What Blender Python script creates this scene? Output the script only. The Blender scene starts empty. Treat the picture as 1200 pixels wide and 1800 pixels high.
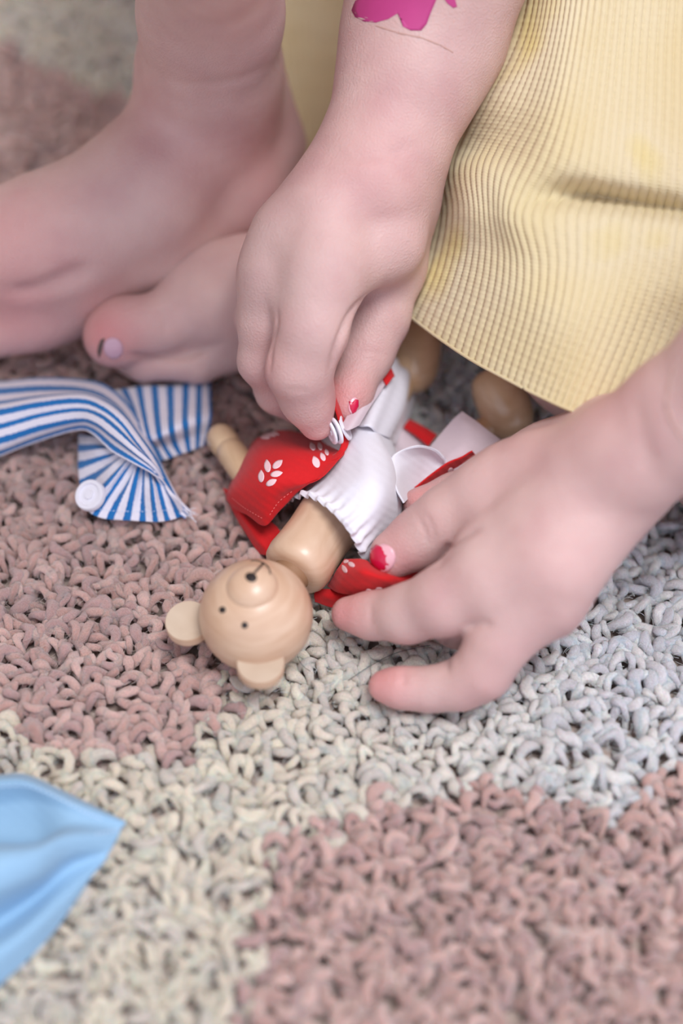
import bpy, bmesh, math, random
import numpy as np
from mathutils import Vector, Matrix
from mathutils.bvhtree import BVHTree
random.seed(7); rng = np.random.default_rng(7)
scene = bpy.context.scene
COL = scene.collection

# ---------------------------------------------------------------- camera
F = 2800.0                                   # focal length in pixels of the 1200 x 1800 frame
PITCH = math.radians(50)
CAMD = 0.48
cam_loc = Vector((0, -CAMD*math.cos(PITCH), CAMD*math.sin(PITCH)))
fwd = Vector((0, math.cos(PITCH), -math.sin(PITCH)))
right = Vector((1, 0, 0)); up = Vector((0, math.sin(PITCH), math.cos(PITCH)))
cd = bpy.data.cameras.new('camera'); cam = bpy.data.objects.new('camera', cd); COL.objects.link(cam)
cd.sensor_fit = 'HORIZONTAL'; cd.sensor_width = 24; cd.lens = 24*F/1200
cd.clip_start = 0.01; cd.clip_end = 50
cam.location = cam_loc; cam.rotation_euler = (math.radians(90)-PITCH, 0, 0)
scene.camera = cam
cd.dof.use_dof = True; cd.dof.focus_distance = 0.453; cd.dof.aperture_fstop = 3.3

# ---------------------------------------------------------------- world, lamps, exposure
w = bpy.data.worlds.new('room_light'); scene.world = w; w.use_nodes = True
bg = w.node_tree.nodes['Background']; bg.inputs[0].default_value = (0.82, 0.88, 1.08, 1); bg.inputs[1].default_value = .98
def area(name, loc, target, size, power, col):
    l = bpy.data.lights.new(name, 'AREA'); l.shape = 'RECTANGLE'; l.size = size[0]; l.size_y = size[1]
    l.energy = power; l.color = col
    o = bpy.data.objects.new(name, l); COL.objects.link(o); o.location = loc
    o.rotation_euler = (Vector(target)-Vector(loc)).to_track_quat('-Z', 'Y').to_euler(); return o
area('window_light', (0.45, -0.52, 2.05), (0.02, -.02, 0), (0.9, 0.7), 35, (0.95, 0.97, 1.0))
scene.view_settings.view_transform = 'Standard'; scene.view_settings.look = 'None'
scene.view_settings.gamma = 1; scene.view_settings.use_curve_mapping = False
scene.view_settings.exposure = 0.12

# ---------------------------------------------------------------- helpers
def P(x, y, h=0.0):
    """world point seen at photo pixel (x, y) whose height above the rug is h millimetres"""
    d = fwd + right*((x-600)/F) + up*((900-y)/F)
    t = (h/1000.0 - cam_loc.z)/d.z
    return cam_loc + d*t
def depth(p): return (p-cam_loc).dot(fwd)
def RW(r, p): return r*depth(p)/F
def s2l(c): return tuple((v/12.92 if v <= .04045 else ((v+.055)/1.055)**2.4) for v in c)
def rgb(r, g, b): return s2l((r/255, g/255, b/255))+(1,)

def link(name, me, mat, parent=None):
    o = bpy.data.objects.new(name, me); COL.objects.link(o)
    if mat is not None: me.materials.append(mat)
    if parent is not None: o.parent = parent
    return o
def empty(name, loc=(0, 0, 0)):
    o = bpy.data.objects.new(name, None); COL.objects.link(o); o.empty_display_size = .01
    return o            # kept at the origin so children keep their world coordinates
def tag(o, label, cat=None, group=None, kind=None):
    o['label'] = label
    if cat: o['category'] = cat
    if group: o['group'] = group
    if kind: o['kind'] = kind
    return o
def npmesh(name, V, Fq, smooth=True):
    me = bpy.data.meshes.new(name)
    V = np.asarray(V, np.float32); Fq = np.asarray(Fq, np.int32); n = Fq.shape[1]
    me.vertices.add(len(V)); me.vertices.foreach_set('co', V.ravel())
    me.loops.add(Fq.size); me.loops.foreach_set('vertex_index', Fq.ravel())
    me.polygons.add(len(Fq)); me.polygons.foreach_set('loop_start', np.arange(0, Fq.size, n, dtype=np.int32))
    me.polygons.foreach_set('use_smooth', np.full(len(Fq), smooth))
    me.update(calc_edges=True); me.validate(); return me
def set_uv(me, UV):
    l = me.uv_layers.new(name='UVMap'); vi = np.empty(len(me.loops), np.int32)
    me.loops.foreach_get('vertex_index', vi); l.data.foreach_set('uv', np.asarray(UV, np.float32)[vi].ravel())

# ---- cloth sheets from a grid of control points (x, y, h)
def catmull(Pn, n):
    m = len(Pn); t = np.linspace(0, m-1, n); i = np.clip(t.astype(int), 0, m-2); f = (t-i)[:, None]
    ext = np.concatenate([[2*Pn[0]-Pn[1]], Pn, [2*Pn[-1]-Pn[-2]]])
    p0, p1, p2, p3 = ext[i], ext[i+1], ext[i+2], ext[i+3]
    sh = (len(i),)+(1,)*(Pn.ndim-1); f = f.reshape(sh)
    return .5*((2*p1)+(-p0+p2)*f+(2*p0-5*p1+4*p2-p3)*f*f+(-p0+3*p1-3*p2+p3)*f**3)
def sheet_arrays(rows, nu, nv, disp=None):
    G = np.array([[tuple(P(*c)) for c in r] for r in rows])      # rows x cols x 3
    A = catmull(G, nv)                                            # nv x cols x 3
    A = np.swapaxes(catmull(np.swapaxes(A, 0, 1), nu), 0, 1)      # nv x nu x 3
    u = np.linspace(0, 1, nu)[None, :].repeat(nv, 0); v = np.linspace(0, 1, nv)[:, None].repeat(nu, 1)
    du = np.gradient(A, axis=1); dv = np.gradient(A, axis=0); N = np.cross(du, dv)
    N /= np.linalg.norm(N, axis=2, keepdims=True)+1e-12
    view = np.array(cam_loc)-A
    if (N*view).sum() < 0: N = -N; flip = True
    else: flip = False
    if disp is not None: A = A+N*(disp(u, v)/1000.0)[..., None]
    idx = np.arange(nu*nv).reshape(nv, nu)
    q = np.stack([idx[:-1, :-1], idx[:-1, 1:], idx[1:, 1:], idx[1:, :-1]], -1).reshape(-1, 4)
    if flip: q = q[:, ::-1]
    return A.reshape(-1, 3), q, np.stack([u, v], -1).reshape(-1, 2)
def sheet(name, rows, mat, parent, nu=60, nv=60, disp=None, th=0.35, label=None, extra=None):
    parts = [(rows, nu, nv, disp)]+(extra or [])
    Vs, Fs, Us, off = [], [], [], 0
    for r in parts:
        a, q, uv = sheet_arrays(*r); Vs.append(a); Fs.append(q+off); Us.append(uv); off += len(a)
    me = npmesh(name, np.concatenate(Vs), np.concatenate(Fs)); set_uv(me, np.concatenate(Us))
    o = link(name, me, mat, parent)
    md = o.modifiers.new('thick', 'SOLIDIFY'); md.thickness = th/1000; md.offset = -1
    if label: o['label'] = label
    return o
def wr(seed, amp, fu=3, fv=3, n=5):
    r = np.random.default_rng(seed); T = [(r.uniform(-fu, fu), r.uniform(-fv, fv), r.uniform(0, 6.28), r.uniform(.4, 1)) for _ in range(n)]
    def f(u, v):
        s = 0
        for a, b, p, m in T: s = s+m*np.sin(6.28*(a*u+b*v)+p)
        return amp*s/n
    return f

# ---- lathe along an axis
def lathe(name, a, b, prof, mat, parent, seg=48, label=None):
    ax = (b-a); L = ax.length; z = ax.normalized(); x = z.orthogonal().normalized(); y = z.cross(x)
    V = []; Fc = []
    for t, r in prof:
        for k in range(seg):
            an = 2*math.pi*k/seg; V.append(a+z*(t*L)+(x*math.cos(an)+y*math.sin(an))*max(r, 1e-5))
    n = len(prof)
    for i in range(n-1):
        for k in range(seg):
            Fc.append((i*seg+k, i*seg+(k+1) % seg, (i+1)*seg+(k+1) % seg, (i+1)*seg+k))
    me = npmesh(name, [tuple(v) for v in V], Fc); me.set_sharp_from_angle(angle=math.radians(38))
    o = link(name, me, mat, parent)
    if label: o['label'] = label
    return o
def sphere(name, c, r, mat, parent, sc=(1, 1, 1)):
    bm = bmesh.new(); bmesh.ops.create_uvsphere(bm, u_segments=64, v_segments=40, radius=r)
    bmesh.ops.scale(bm, vec=sc, verts=bm.verts); bmesh.ops.translate(bm, vec=c, verts=bm.verts)
    for f in bm.faces: f.smooth = True
    me = bpy.data.meshes.new(name); bm.to_mesh(me); bm.free(); return link(name, me, mat, parent)
def tube(name, pts, r, mat, parent, seg=6):
    V = []; Fc = []; pts = [Vector(p) for p in pts]; n = len(pts)
    for i, p in enumerate(pts):
        t = (pts[min(i+1, n-1)]-pts[max(i-1, 0)]).normalized(); x = t.orthogonal().normalized(); y = t.cross(x)
        rr = r(i/(n-1)) if callable(r) else r
        for k in range(seg):
            a = 2*math.pi*k/seg; V.append(tuple(p+(x*math.cos(a)+y*math.sin(a))*rr))
    for i in range(n-1):
        for k in range(seg): Fc.append((i*seg+k, i*seg+(k+1) % seg, (i+1)*seg+(k+1) % seg, (i+1)*seg+k))
    me = npmesh(name, V, Fc); return link(name, me, mat, parent)

# ---- thin pieces that lie on a curved surface (nails, prints, painted marks)
def bvh_of(*objs):
    V = []; Fc = []
    for o in objs:
        m = o.data; off = len(V); V += [v.co.copy() for v in m.vertices]
        Fc += [tuple(off+i for i in p.vertices) for p in m.polygons]
    return BVHTree.FromPolygons(V, Fc)
def hit(bvh, x, y):
    d = (fwd+right*((x-600)/F)+up*((900-y)/F)).normalized()
    return bvh.ray_cast(cam_loc, d)
def patch_arrays(bvh, outline, off=.15, rings=5, dome=0.0):
    cx = sum(p[0] for p in outline)/len(outline); cy = sum(p[1] for p in outline)/len(outline)
    pts = [(cx, cy, 1)]; n = len(outline)
    for k in range(1, rings+1):
        s = k/rings
        for px, py in outline: pts.append((cx+(px-cx)*s, cy+(py-cy)*s, 1-s*s))
    V = []; last = None
    for x, y, c in pts:
        l, nn, i, dd = hit(bvh, x, y)
        if l is None:
            if last is None: return [], []
            l, nn = last
        else:
            if nn.dot(fwd) > 0: nn = -nn
            if last and (l-last[0]).length > .02: l, nn = last
        last = (l, nn); V.append(tuple(l+nn*((off+dome*c)/1000)))
    T = [(0, 1+k, 1+(k+1) % n) for k in range(n)]
    for r in range(rings-1):
        a = 1+r*n; b = a+n
        for k in range(n):
            k2 = (k+1) % n; T += [(a+k, b+k, b+k2), (a+k, b+k2, a+k2)]
    return V, T
def patches(name, bvh, outlines, mat, parent, off=.15, rings=5, dome=0.0, th=.12, label=None):
    Vs = []; Ts = []
    for ol in outlines:
        V, T = patch_arrays(bvh, ol, off, rings, dome); o_ = len(Vs); Vs += V; Ts += [tuple(i+o_ for i in t) for t in T]
    me = npmesh(name, Vs, Ts); o = link(name, me, mat, parent)
    md = o.modifiers.new('thick', 'SOLIDIFY'); md.thickness = th/1000; md.offset = 0
    if label: o['label'] = label
    return o
def ell(cx, cy, rx, ry, ang=0, n=18, point=0.0):
    a = math.radians(ang); out = []
    for k in range(n):
        t = 2*math.pi*k/n; x = rx*math.cos(t); y = ry*math.sin(t)
        if y < 0: x *= 1-point*(-y/ry)**2
        out.append((cx+x*math.cos(a)-y*math.sin(a), cy+x*math.sin(a)+y*math.cos(a)))
    return out

# ---- soft bodies: smooth union of tapered limbs, meshed with surface nets
class Grid:
    def __init__(s, lo, hi, h):
        s.lo = np.array(lo); s.h = h; s.n = np.ceil((np.array(hi)-s.lo)/h).astype(int)+1
    def cone(s, Fd, a, b, ra, rb, k):
        m = max(ra, rb)+.012+k
        lo = np.minimum(a, b)-m; hi = np.maximum(a, b)+m
        i0 = np.clip(np.floor((lo-s.lo)/s.h).astype(int), 0, s.n); i1 = np.clip(np.ceil((hi-s.lo)/s.h).astype(int)+1, 0, s.n)
        if (i1 <= i0).any(): return
        X = (s.lo[0]+np.arange(i0[0], i1[0])*s.h)[:, None, None]; Y = (s.lo[1]+np.arange(i0[1], i1[1])*s.h)[None, :, None]; Z = (s.lo[2]+np.arange(i0[2], i1[2])*s.h)[None, None, :]
        ba = b-a; L = max((ba*ba).sum(), 1e-12)
        t = np.clip(((X-a[0])*ba[0]+(Y-a[1])*ba[1]+(Z-a[2])*ba[2])/L, 0, 1)
        d = np.sqrt((X-a[0]-t*ba[0])**2+(Y-a[1]-t*ba[1])**2+(Z-a[2]-t*ba[2])**2)-(ra+(rb-ra)*t)
        v = Fd[i0[0]:i1[0], i0[1]:i1[1], i0[2]:i1[2]]
        smin_into(v, d, k)
def smin_into(A, B, k):
    if k <= 0: np.minimum(A, B, out=A); return
    h = np.maximum(k-np.abs(A-B), 0)/k
    np.minimum(A, B, out=A); A -= h*h*k*.25
def field(g, spec):
    """spec = (k_mm, [items]); an item is a list of (x, y, h, r_px) forming a chain, a world chain ('w', [...]) or a nested spec"""
    k = spec[0]/1000; Fd = np.full(g.n, .02, np.float32)
    for it in spec[1]:
        if isinstance(it, tuple) and it[0] == 'cut':
            C = np.full(g.n, .02, np.float32)
            for a, b, ra, rb in segs(it[2]): g.cone(C, a, b, ra, rb, .0005)
            kk = it[1]/1000; h = np.maximum(kk-np.abs(Fd+C), 0)/kk; np.maximum(Fd, -C, out=Fd); Fd += h*h*kk*.25
        elif isinstance(it, tuple) and it[0] != 'w':
            smin_into(Fd, field(g, it), k)
        else:
            for a, b, ra, rb in segs(it): g.cone(Fd, a, b, ra, rb, k)
    return Fd
def segs(ch):
    if isinstance(ch, tuple): pts = [(np.array(p[:3], float), p[3]) for p in ch[1]]
    else:
        pts = []
        for x, y, h, r in ch:
            p = P(x, y, h); pts.append((np.array(p), RW(r, p)))
    if len(pts) == 1: return [(pts[0][0], pts[0][0]+1e-5, pts[0][1], pts[0][1])]
    return [(pts[i][0], pts[i+1][0], pts[i][1], pts[i+1][1]) for i in range(len(pts)-1)]
def bounds(spec):
    lo = np.full(3, 9.); hi = np.full(3, -9.)
    for it in spec[1]:
        if isinstance(it, tuple) and it[0] == 'cut': continue
        if isinstance(it, tuple) and it[0] != 'w': a, b = bounds(it)
        else:
            S = segs(it); a = np.min([np.minimum(s[0], s[1])-max(s[2], s[3]) for s in S], 0); b = np.max([np.maximum(s[0], s[1])+max(s[2], s[3]) for s in S], 0)
        lo = np.minimum(lo, a); hi = np.maximum(hi, b)
    return lo, hi
def nets(Fd, lo, h, smooth=2):
    n = Fd.shape; s = Fd < 0
    c = np.zeros((n[0]-1, n[1]-1, n[2]-1), np.int8)
    for dx in (0, 1):
        for dy in (0, 1):
            for dz in (0, 1): c += s[dx:n[0]-1+dx, dy:n[1]-1+dy, dz:n[2]-1+dz]
    cells = np.argwhere((c > 0) & (c < 8)); idx = np.full(c.shape, -1, np.int32); idx[tuple(cells.T)] = np.arange(len(cells))
    acc = np.zeros((len(cells), 3)); cnt = np.zeros(len(cells))
    cr = [(0, 0), (0, 1), (1, 0), (1, 1)]
    for ax in range(3):
        o = [i for i in range(3) if i != ax]
        for p, q in cr:
            A = np.zeros(3, int); A[o[0]] = p; A[o[1]] = q; B = A.copy(); B[ax] = 1
            fa = Fd[tuple((cells+A).T)]; fb = Fd[tuple((cells+B).T)]; m = (fa < 0) != (fb < 0)
            t = np.where(m, fa/np.where(m, fa-fb, 1), 0)
            pt = (cells+A).astype(float); pt[:, ax] += t
            acc[m] += pt[m]; cnt[m] += 1
    V = acc/cnt[:, None]
    Q = []
    for ax in range(3):
        a1, a2 = (ax+1) % 3, (ax+2) % 3
        sl0 = [slice(None)]*3; sl1 = [slice(None)]*3; sl0[ax] = slice(0, -1); sl1[ax] = slice(1, None)
        s0 = s[tuple(sl0)]; s1 = s[tuple(sl1)]; E = np.argwhere(s0 != s1)
        E = E[(E[:, a1] > 0) & (E[:, a2] > 0) & (E[:, a1] < n[a1]-1) & (E[:, a2] < n[a2]-1)]
        ins = s0[tuple(E.T)]
        def cell(d1, d2):
            C = E.copy(); C[:, a1] -= d1; C[:, a2] -= d2; return idx[tuple(C.T)]
        q = np.stack([cell(1, 1), cell(0, 1), cell(0, 0), cell(1, 0)], 1)
        q[~ins] = q[~ins][:, ::-1]; Q.append(q)
    Q = np.concatenate(Q); Q = Q[(Q >= 0).all(1)]
    for _ in range(smooth):
        S = np.zeros_like(V); C = np.zeros(len(V))
        for i in range(4):
            a, b = Q[:, i], Q[:, (i+1) % 4]
            for x in range(3): S[:, x] += np.bincount(a, V[b, x], len(V))+np.bincount(b, V[a, x], len(V))
            C += np.bincount(a, minlength=len(V))+np.bincount(b, minlength=len(V))
        V = V*.4+.6*S/C[:, None]
    return V*h+lo, Q
def solid(spec, h=.001, smooth=2):
    lo, hi = bounds(spec); g = Grid(lo-.004, hi+.004, h)
    return nets(field(g, spec), g.lo, h, smooth)

# ---------------------------------------------------------------- materials
def mat(name):
    m = bpy.data.materials.new(name); m.use_nodes = True; nt = m.node_tree
    return m, nt, nt.nodes['Principled BSDF'], nt.links.new
def node(nt, t, **kw):
    n = nt.nodes.new(t)
    for k, v in kw.items():
        if k in n.inputs.keys(): n.inputs[k].default_value = v
        else: setattr(n, k, v)
    return n
def ramp(nt, stops):
    r = nt.nodes.new('ShaderNodeValToRGB'); e = r.color_ramp.elements
    while len(e) < len(stops): e.new(.5)
    for el, (p, c) in zip(e, stops): el.position = p; el.color = c
    return r
def bump(nt, L, b, src, dist, strength=1.0):
    bp = node(nt, 'ShaderNodeBump', Strength=strength, Distance=dist); L(src, bp.inputs['Height']); L(bp.outputs[0], b.inputs['Normal']); return bp

def skin_mat():
    m, nt, b, L = mat('skin')
    g = node(nt, 'ShaderNodeNewGeometry')
    n1 = node(nt, 'ShaderNodeTexNoise', Scale=55.0, Detail=3.0); L(g.outputs['Position'], n1.inputs['Vector'])
    r1 = ramp(nt, [(.3, rgb(200, 162, 158)), (.5, rgb(207, 172, 166)), (.7, rgb(214, 181, 174))]); L(n1.outputs[0], r1.inputs[0])
    at = node(nt, 'ShaderNodeAttribute', attribute_name='flush')
    mx = node(nt, 'ShaderNodeMixRGB'); mx.inputs[2].default_value = rgb(214, 126, 126)
    L(at.outputs['Fac'], mx.inputs[0]); L(r1.outputs[0], mx.inputs[1]); L(mx.outputs[0], b.inputs['Base Color'])
    b.inputs['Roughness'].default_value = .5; b.inputs['Specular IOR Level'].default_value = .35
    b.inputs['Subsurface Weight'].default_value = .35; b.inputs['Subsurface Radius'].default_value = (1, .35, .25); b.inputs['Subsurface Scale'].default_value = .0028
    v = node(nt, 'ShaderNodeTexVoronoi', Scale=1500.0); L(g.outputs['Position'], v.inputs['Vector'])
    n2 = node(nt, 'ShaderNodeTexNoise', Scale=350.0, Detail=4.0); L(g.outputs['Position'], n2.inputs['Vector'])
    ad = node(nt, 'ShaderNodeMath', operation='ADD'); L(v.outputs[0], ad.inputs[0]); L(n2.outputs[0], ad.inputs[1])
    bump(nt, L, b, ad.outputs[0], .0002, .6)
    return m
def plain(name, c, rough=.5, spec=.5, coat=0):
    m, nt, b, L = mat(name)
    n = node(nt, 'ShaderNodeTexNoise', Scale=240.0, Detail=3.0)
    g = node(nt, 'ShaderNodeNewGeometry'); L(g.outputs['Position'], n.inputs['Vector'])
    h = node(nt, 'ShaderNodeHueSaturation'); h.inputs['Color'].default_value = c
    mr = node(nt, 'ShaderNodeMapRange'); mr.inputs['To Min'].default_value = .93; mr.inputs['To Max'].default_value = 1.05
    L(n.outputs[0], mr.inputs[0]); L(mr.outputs[0], h.inputs['Value']); L(h.outputs[0], b.inputs['Base Color'])
    b.inputs['Roughness'].default_value = rough; b.inputs['Specular IOR Level'].default_value = spec; b.inputs['Coat Weight'].default_value = coat
    return m
def wood_mat(name, c1, c2, rough, coat, scale=1.0):
    m, nt, b, L = mat(name)
    g = node(nt, 'ShaderNodeNewGeometry'); mp = node(nt, 'ShaderNodeMapping'); mp.inputs['Scale'].default_value = (60*scale, 60*scale, 420*scale); mp.inputs['Rotation'].default_value = (.4, 1.1, .6)
    L(g.outputs['Position'], mp.inputs[0])
    n = node(nt, 'ShaderNodeTexNoise', Scale=1.0, Detail=6.0, Distortion=.6); L(mp.outputs[0], n.inputs['Vector'])
    n2 = node(nt, 'ShaderNodeTexNoise', Scale=70.0, Detail=2.0); L(g.outputs['Position'], n2.inputs['Vector'])
    r = ramp(nt, [(.3, c1), (.7, c2)]); L(n.outputs[0], r.inputs[0])
    r2 = ramp(nt, [(.35, (.9, .86, .84, 1)), (.65, (1.0, 1.0, 1.0, 1))]); L(n2.outputs[0], r2.inputs[0])
    mx = node(nt, 'ShaderNodeMixRGB', blend_type='MULTIPLY'); mx.inputs[0].default_value = 1; L(r.outputs[0], mx.inputs[1]); L(r2.outputs[0], mx.inputs[2])
    L(mx.outputs[0], b.inputs['Base Color']); b.inputs['Roughness'].default_value = rough; b.inputs['Coat Weight'].default_value = coat; b.inputs['Coat Roughness'].default_value = .2
    bump(nt, L, b, n.outputs[0], .00006, .3)
    return m
def cloth_mat(name, color_fn, weave=2600.0, rough=.85, sheen=.3, trans=0.0, bs=.5, tcol=None):
    m, nt, b, L = mat(name)
    uv = node(nt, 'ShaderNodeUVMap'); g = node(nt, 'ShaderNodeNewGeometry')
    c = color_fn(nt, L, uv, g)
    if isinstance(c, tuple): b.inputs['Base Color'].default_value = c
    else: L(c, b.inputs['Base Color'])
    b.inputs['Roughness'].default_value = rough; b.inputs['Sheen Weight'].default_value = sheen; b.inputs['Specular IOR Level'].default_value = .25
    wv = node(nt, 'ShaderNodeTexWave', wave_type='BANDS', bands_direction='DIAGONAL', Scale=weave/20); wv.inputs['Distortion'].default_value = .6
    L(g.outputs['Position'], wv.inputs['Vector'])
    n = node(nt, 'ShaderNodeTexNoise', Scale=1800.0, Detail=2.0); L(g.outputs['Position'], n.inputs['Vector'])
    ad = node(nt, 'ShaderNodeMath', operation='ADD'); L(wv.outputs['Fac'], ad.inputs[0]); L(n.outputs[0], ad.inputs[1])
    bump(nt, L, b, ad.outputs[0], .00015, bs)
    if trans:
        tr = node(nt, 'ShaderNodeBsdfTranslucent'); ms = node(nt, 'ShaderNodeMixShader'); ms.inputs[0].default_value = trans
        if tcol: tr.inputs[0].default_value = tcol
        elif isinstance(c, tuple): tr.inputs[0].default_value = c
        else: L(c, tr.inputs[0])
        L(b.outputs[0], ms.inputs[1]); L(tr.outputs[0], ms.inputs[2]); L(ms.outputs[0], nt.nodes['Material Output'].inputs[0])
    return m
def solidc(c, var=.06):
    def f(nt, L, uv, g):
        n = node(nt, 'ShaderNodeTexNoise', Scale=900.0, Detail=3.0); L(g.outputs['Position'], n.inputs['Vector'])
        h = node(nt, 'ShaderNodeHueSaturation'); h.inputs['Color'].default_value = c
        mr = node(nt, 'ShaderNodeMapRange'); mr.inputs['To Min'].default_value = 1-var; mr.inputs['To Max'].default_value = 1+var
        L(n.outputs[0], mr.inputs[0]); L(mr.outputs[0], h.inputs['Value']); return h.outputs[0]
    return f
def stripec(count, axis, duty=.5, phase=0.0):
    def f(nt, L, uv, g):
        sp = node(nt, 'ShaderNodeSeparateXYZ'); L(uv.outputs[0], sp.inputs[0])
        ml = node(nt, 'ShaderNodeMath', operation='MULTIPLY_ADD'); ml.inputs[1].default_value = count; ml.inputs[2].default_value = phase; L(sp.outputs[axis], ml.inputs[0])
        n = node(nt, 'ShaderNodeTexNoise', Scale=1500.0, Detail=1.0); L(g.outputs['Position'], n.inputs['Vector'])
        a2 = node(nt, 'ShaderNodeMath', operation='MULTIPLY_ADD'); a2.inputs[1].default_value = .12; L(n.outputs[0], a2.inputs[0]); L(ml.outputs[0], a2.inputs[2])
        fr = node(nt, 'ShaderNodeMath', operation='FRACT'); L(a2.outputs[0], fr.inputs[0])
        r = ramp(nt, [(0, rgb(26, 106, 172)), (duty-.05, rgb(34, 114, 180)), (duty, rgb(228, 222, 232)), (.96, rgb(228, 222, 232))]); L(fr.outputs[0], r.inputs[0])
        return r.outputs[0]
    return f
M = {}
M['skin'] = skin_mat()
M['wood'] = wood_mat('varnished_maple', rgb(206, 168, 138), rgb(222, 190, 162), .42, .35)
M['wood_pale'] = wood_mat('pale_raw_wood', rgb(190, 166, 142), rgb(210, 190, 168), .65, .05, .9)
M['wood_leg'] = wood_mat('amber_wood', rgb(216, 180, 140), rgb(230, 198, 160), .35, .7)
M['ink'] = plain('black_ink', rgb(40, 32, 30), .5)
M['groove'] = plain('groove_brown', rgb(150, 112, 82), .6)
M['red'] = cloth_mat('red_cotton', solidc(rgb(214, 30, 34)), weave=3400, trans=.12, sheen=.15)
M['print'] = plain('white_print', rgb(244, 205, 208), .8, .2)
M['white'] = cloth_mat('white_jersey', solidc(rgb(244, 240, 247), .02), weave=3600, trans=.15, bs=.35)
M['lining'] = cloth_mat('pale_lining', solidc(rgb(238, 220, 226), .03), weave=2600, trans=.3, bs=.3)
M['snap'] = plain('white_plastic', rgb(236, 232, 240), .3, .5)
M['blue'] = cloth_mat('sky_blue_cotton', solidc(rgb(144, 180, 208), .03), weave=3000, sheen=.1, bs=.25, rough=.6)
M['thread'] = plain('pale_thread', rgb(200, 216, 236), .8)
M['thread_red'] = plain('pink_thread', rgb(238, 120, 116), .8)
M['polish'] = plain('pink_polish', rgb(206, 16, 66), .3, .5, .3)
M['nail'] = plain('bare_nail', rgb(236, 178, 186), .3, .5, .3)
M['toenail'] = plain('mauve_nail', rgb(206, 164, 178), .35, .5, .2)
M['nail_tip'] = plain('dark_nail_edge', rgb(92, 74, 70), .8)  # darker tone for the strip along the toenail tip
M['tattoo'] = plain('magenta_tattoo', rgb(190, 62, 128), .6)
M['residue'] = plain('brown_glue_residue', rgb(198, 158, 146), .85)
def yellowc(nt, L, uv, g):
    n = node(nt, 'ShaderNodeTexNoise', Scale=26.0, Detail=2.0); L(g.outputs['Position'], n.inputs['Vector'])
    r = ramp(nt, [(.35, rgb(233, 217, 172)), (.6, rgb(236, 223, 186)), (.76, rgb(234, 216, 142))]); L(n.outputs[0], r.inputs[0]); return r.outputs[0]
M['yellow'] = cloth_mat('yellow_waffle_knit', yellowc, weave=2200, trans=.22, sheen=.2, tcol=rgb(246, 196, 110))

# ---------------------------------------------------------------- rug and floor
def rug_region(X, Y):
    """pink where 1; patch outlines are drawn on the rug plane"""
    def inside(poly):
        pts = [P(x, y, 0) for x, y in poly]; res = np.zeros(X.shape, bool); n = len(pts)
        for i in range(n):
            a, b = pts[i], pts[(i+1) % n]
            c = ((a.y > Y) != (b.y > Y)) & (X < (b.x-a.x)*(Y-a.y)/(b.y-a.y+1e-12)+a.x); res ^= c
        return res
    A = [(-700, 60), (0, 75), (110, 130), (240, 190), (450, 250), (600, 560), (690, 760), (520, 950), (420, 1150), (395, 1230), (330, 1335), (200, 1335), (60, 1325), (20, 1270), (-100, 1260), (-700, 1280)]
    B = [(1900, 1200), (1210, 1290), (1150, 1390), (1060, 1420), (1000, 1425), (880, 1375), (800, 1385), (700, 1405), (610, 1440), (480, 1480), (465, 1540), (440, 1640), (430, 1720), (405, 1900), (300, 2400), (1900, 2400)]
    return inside(A) | inside(B)
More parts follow.
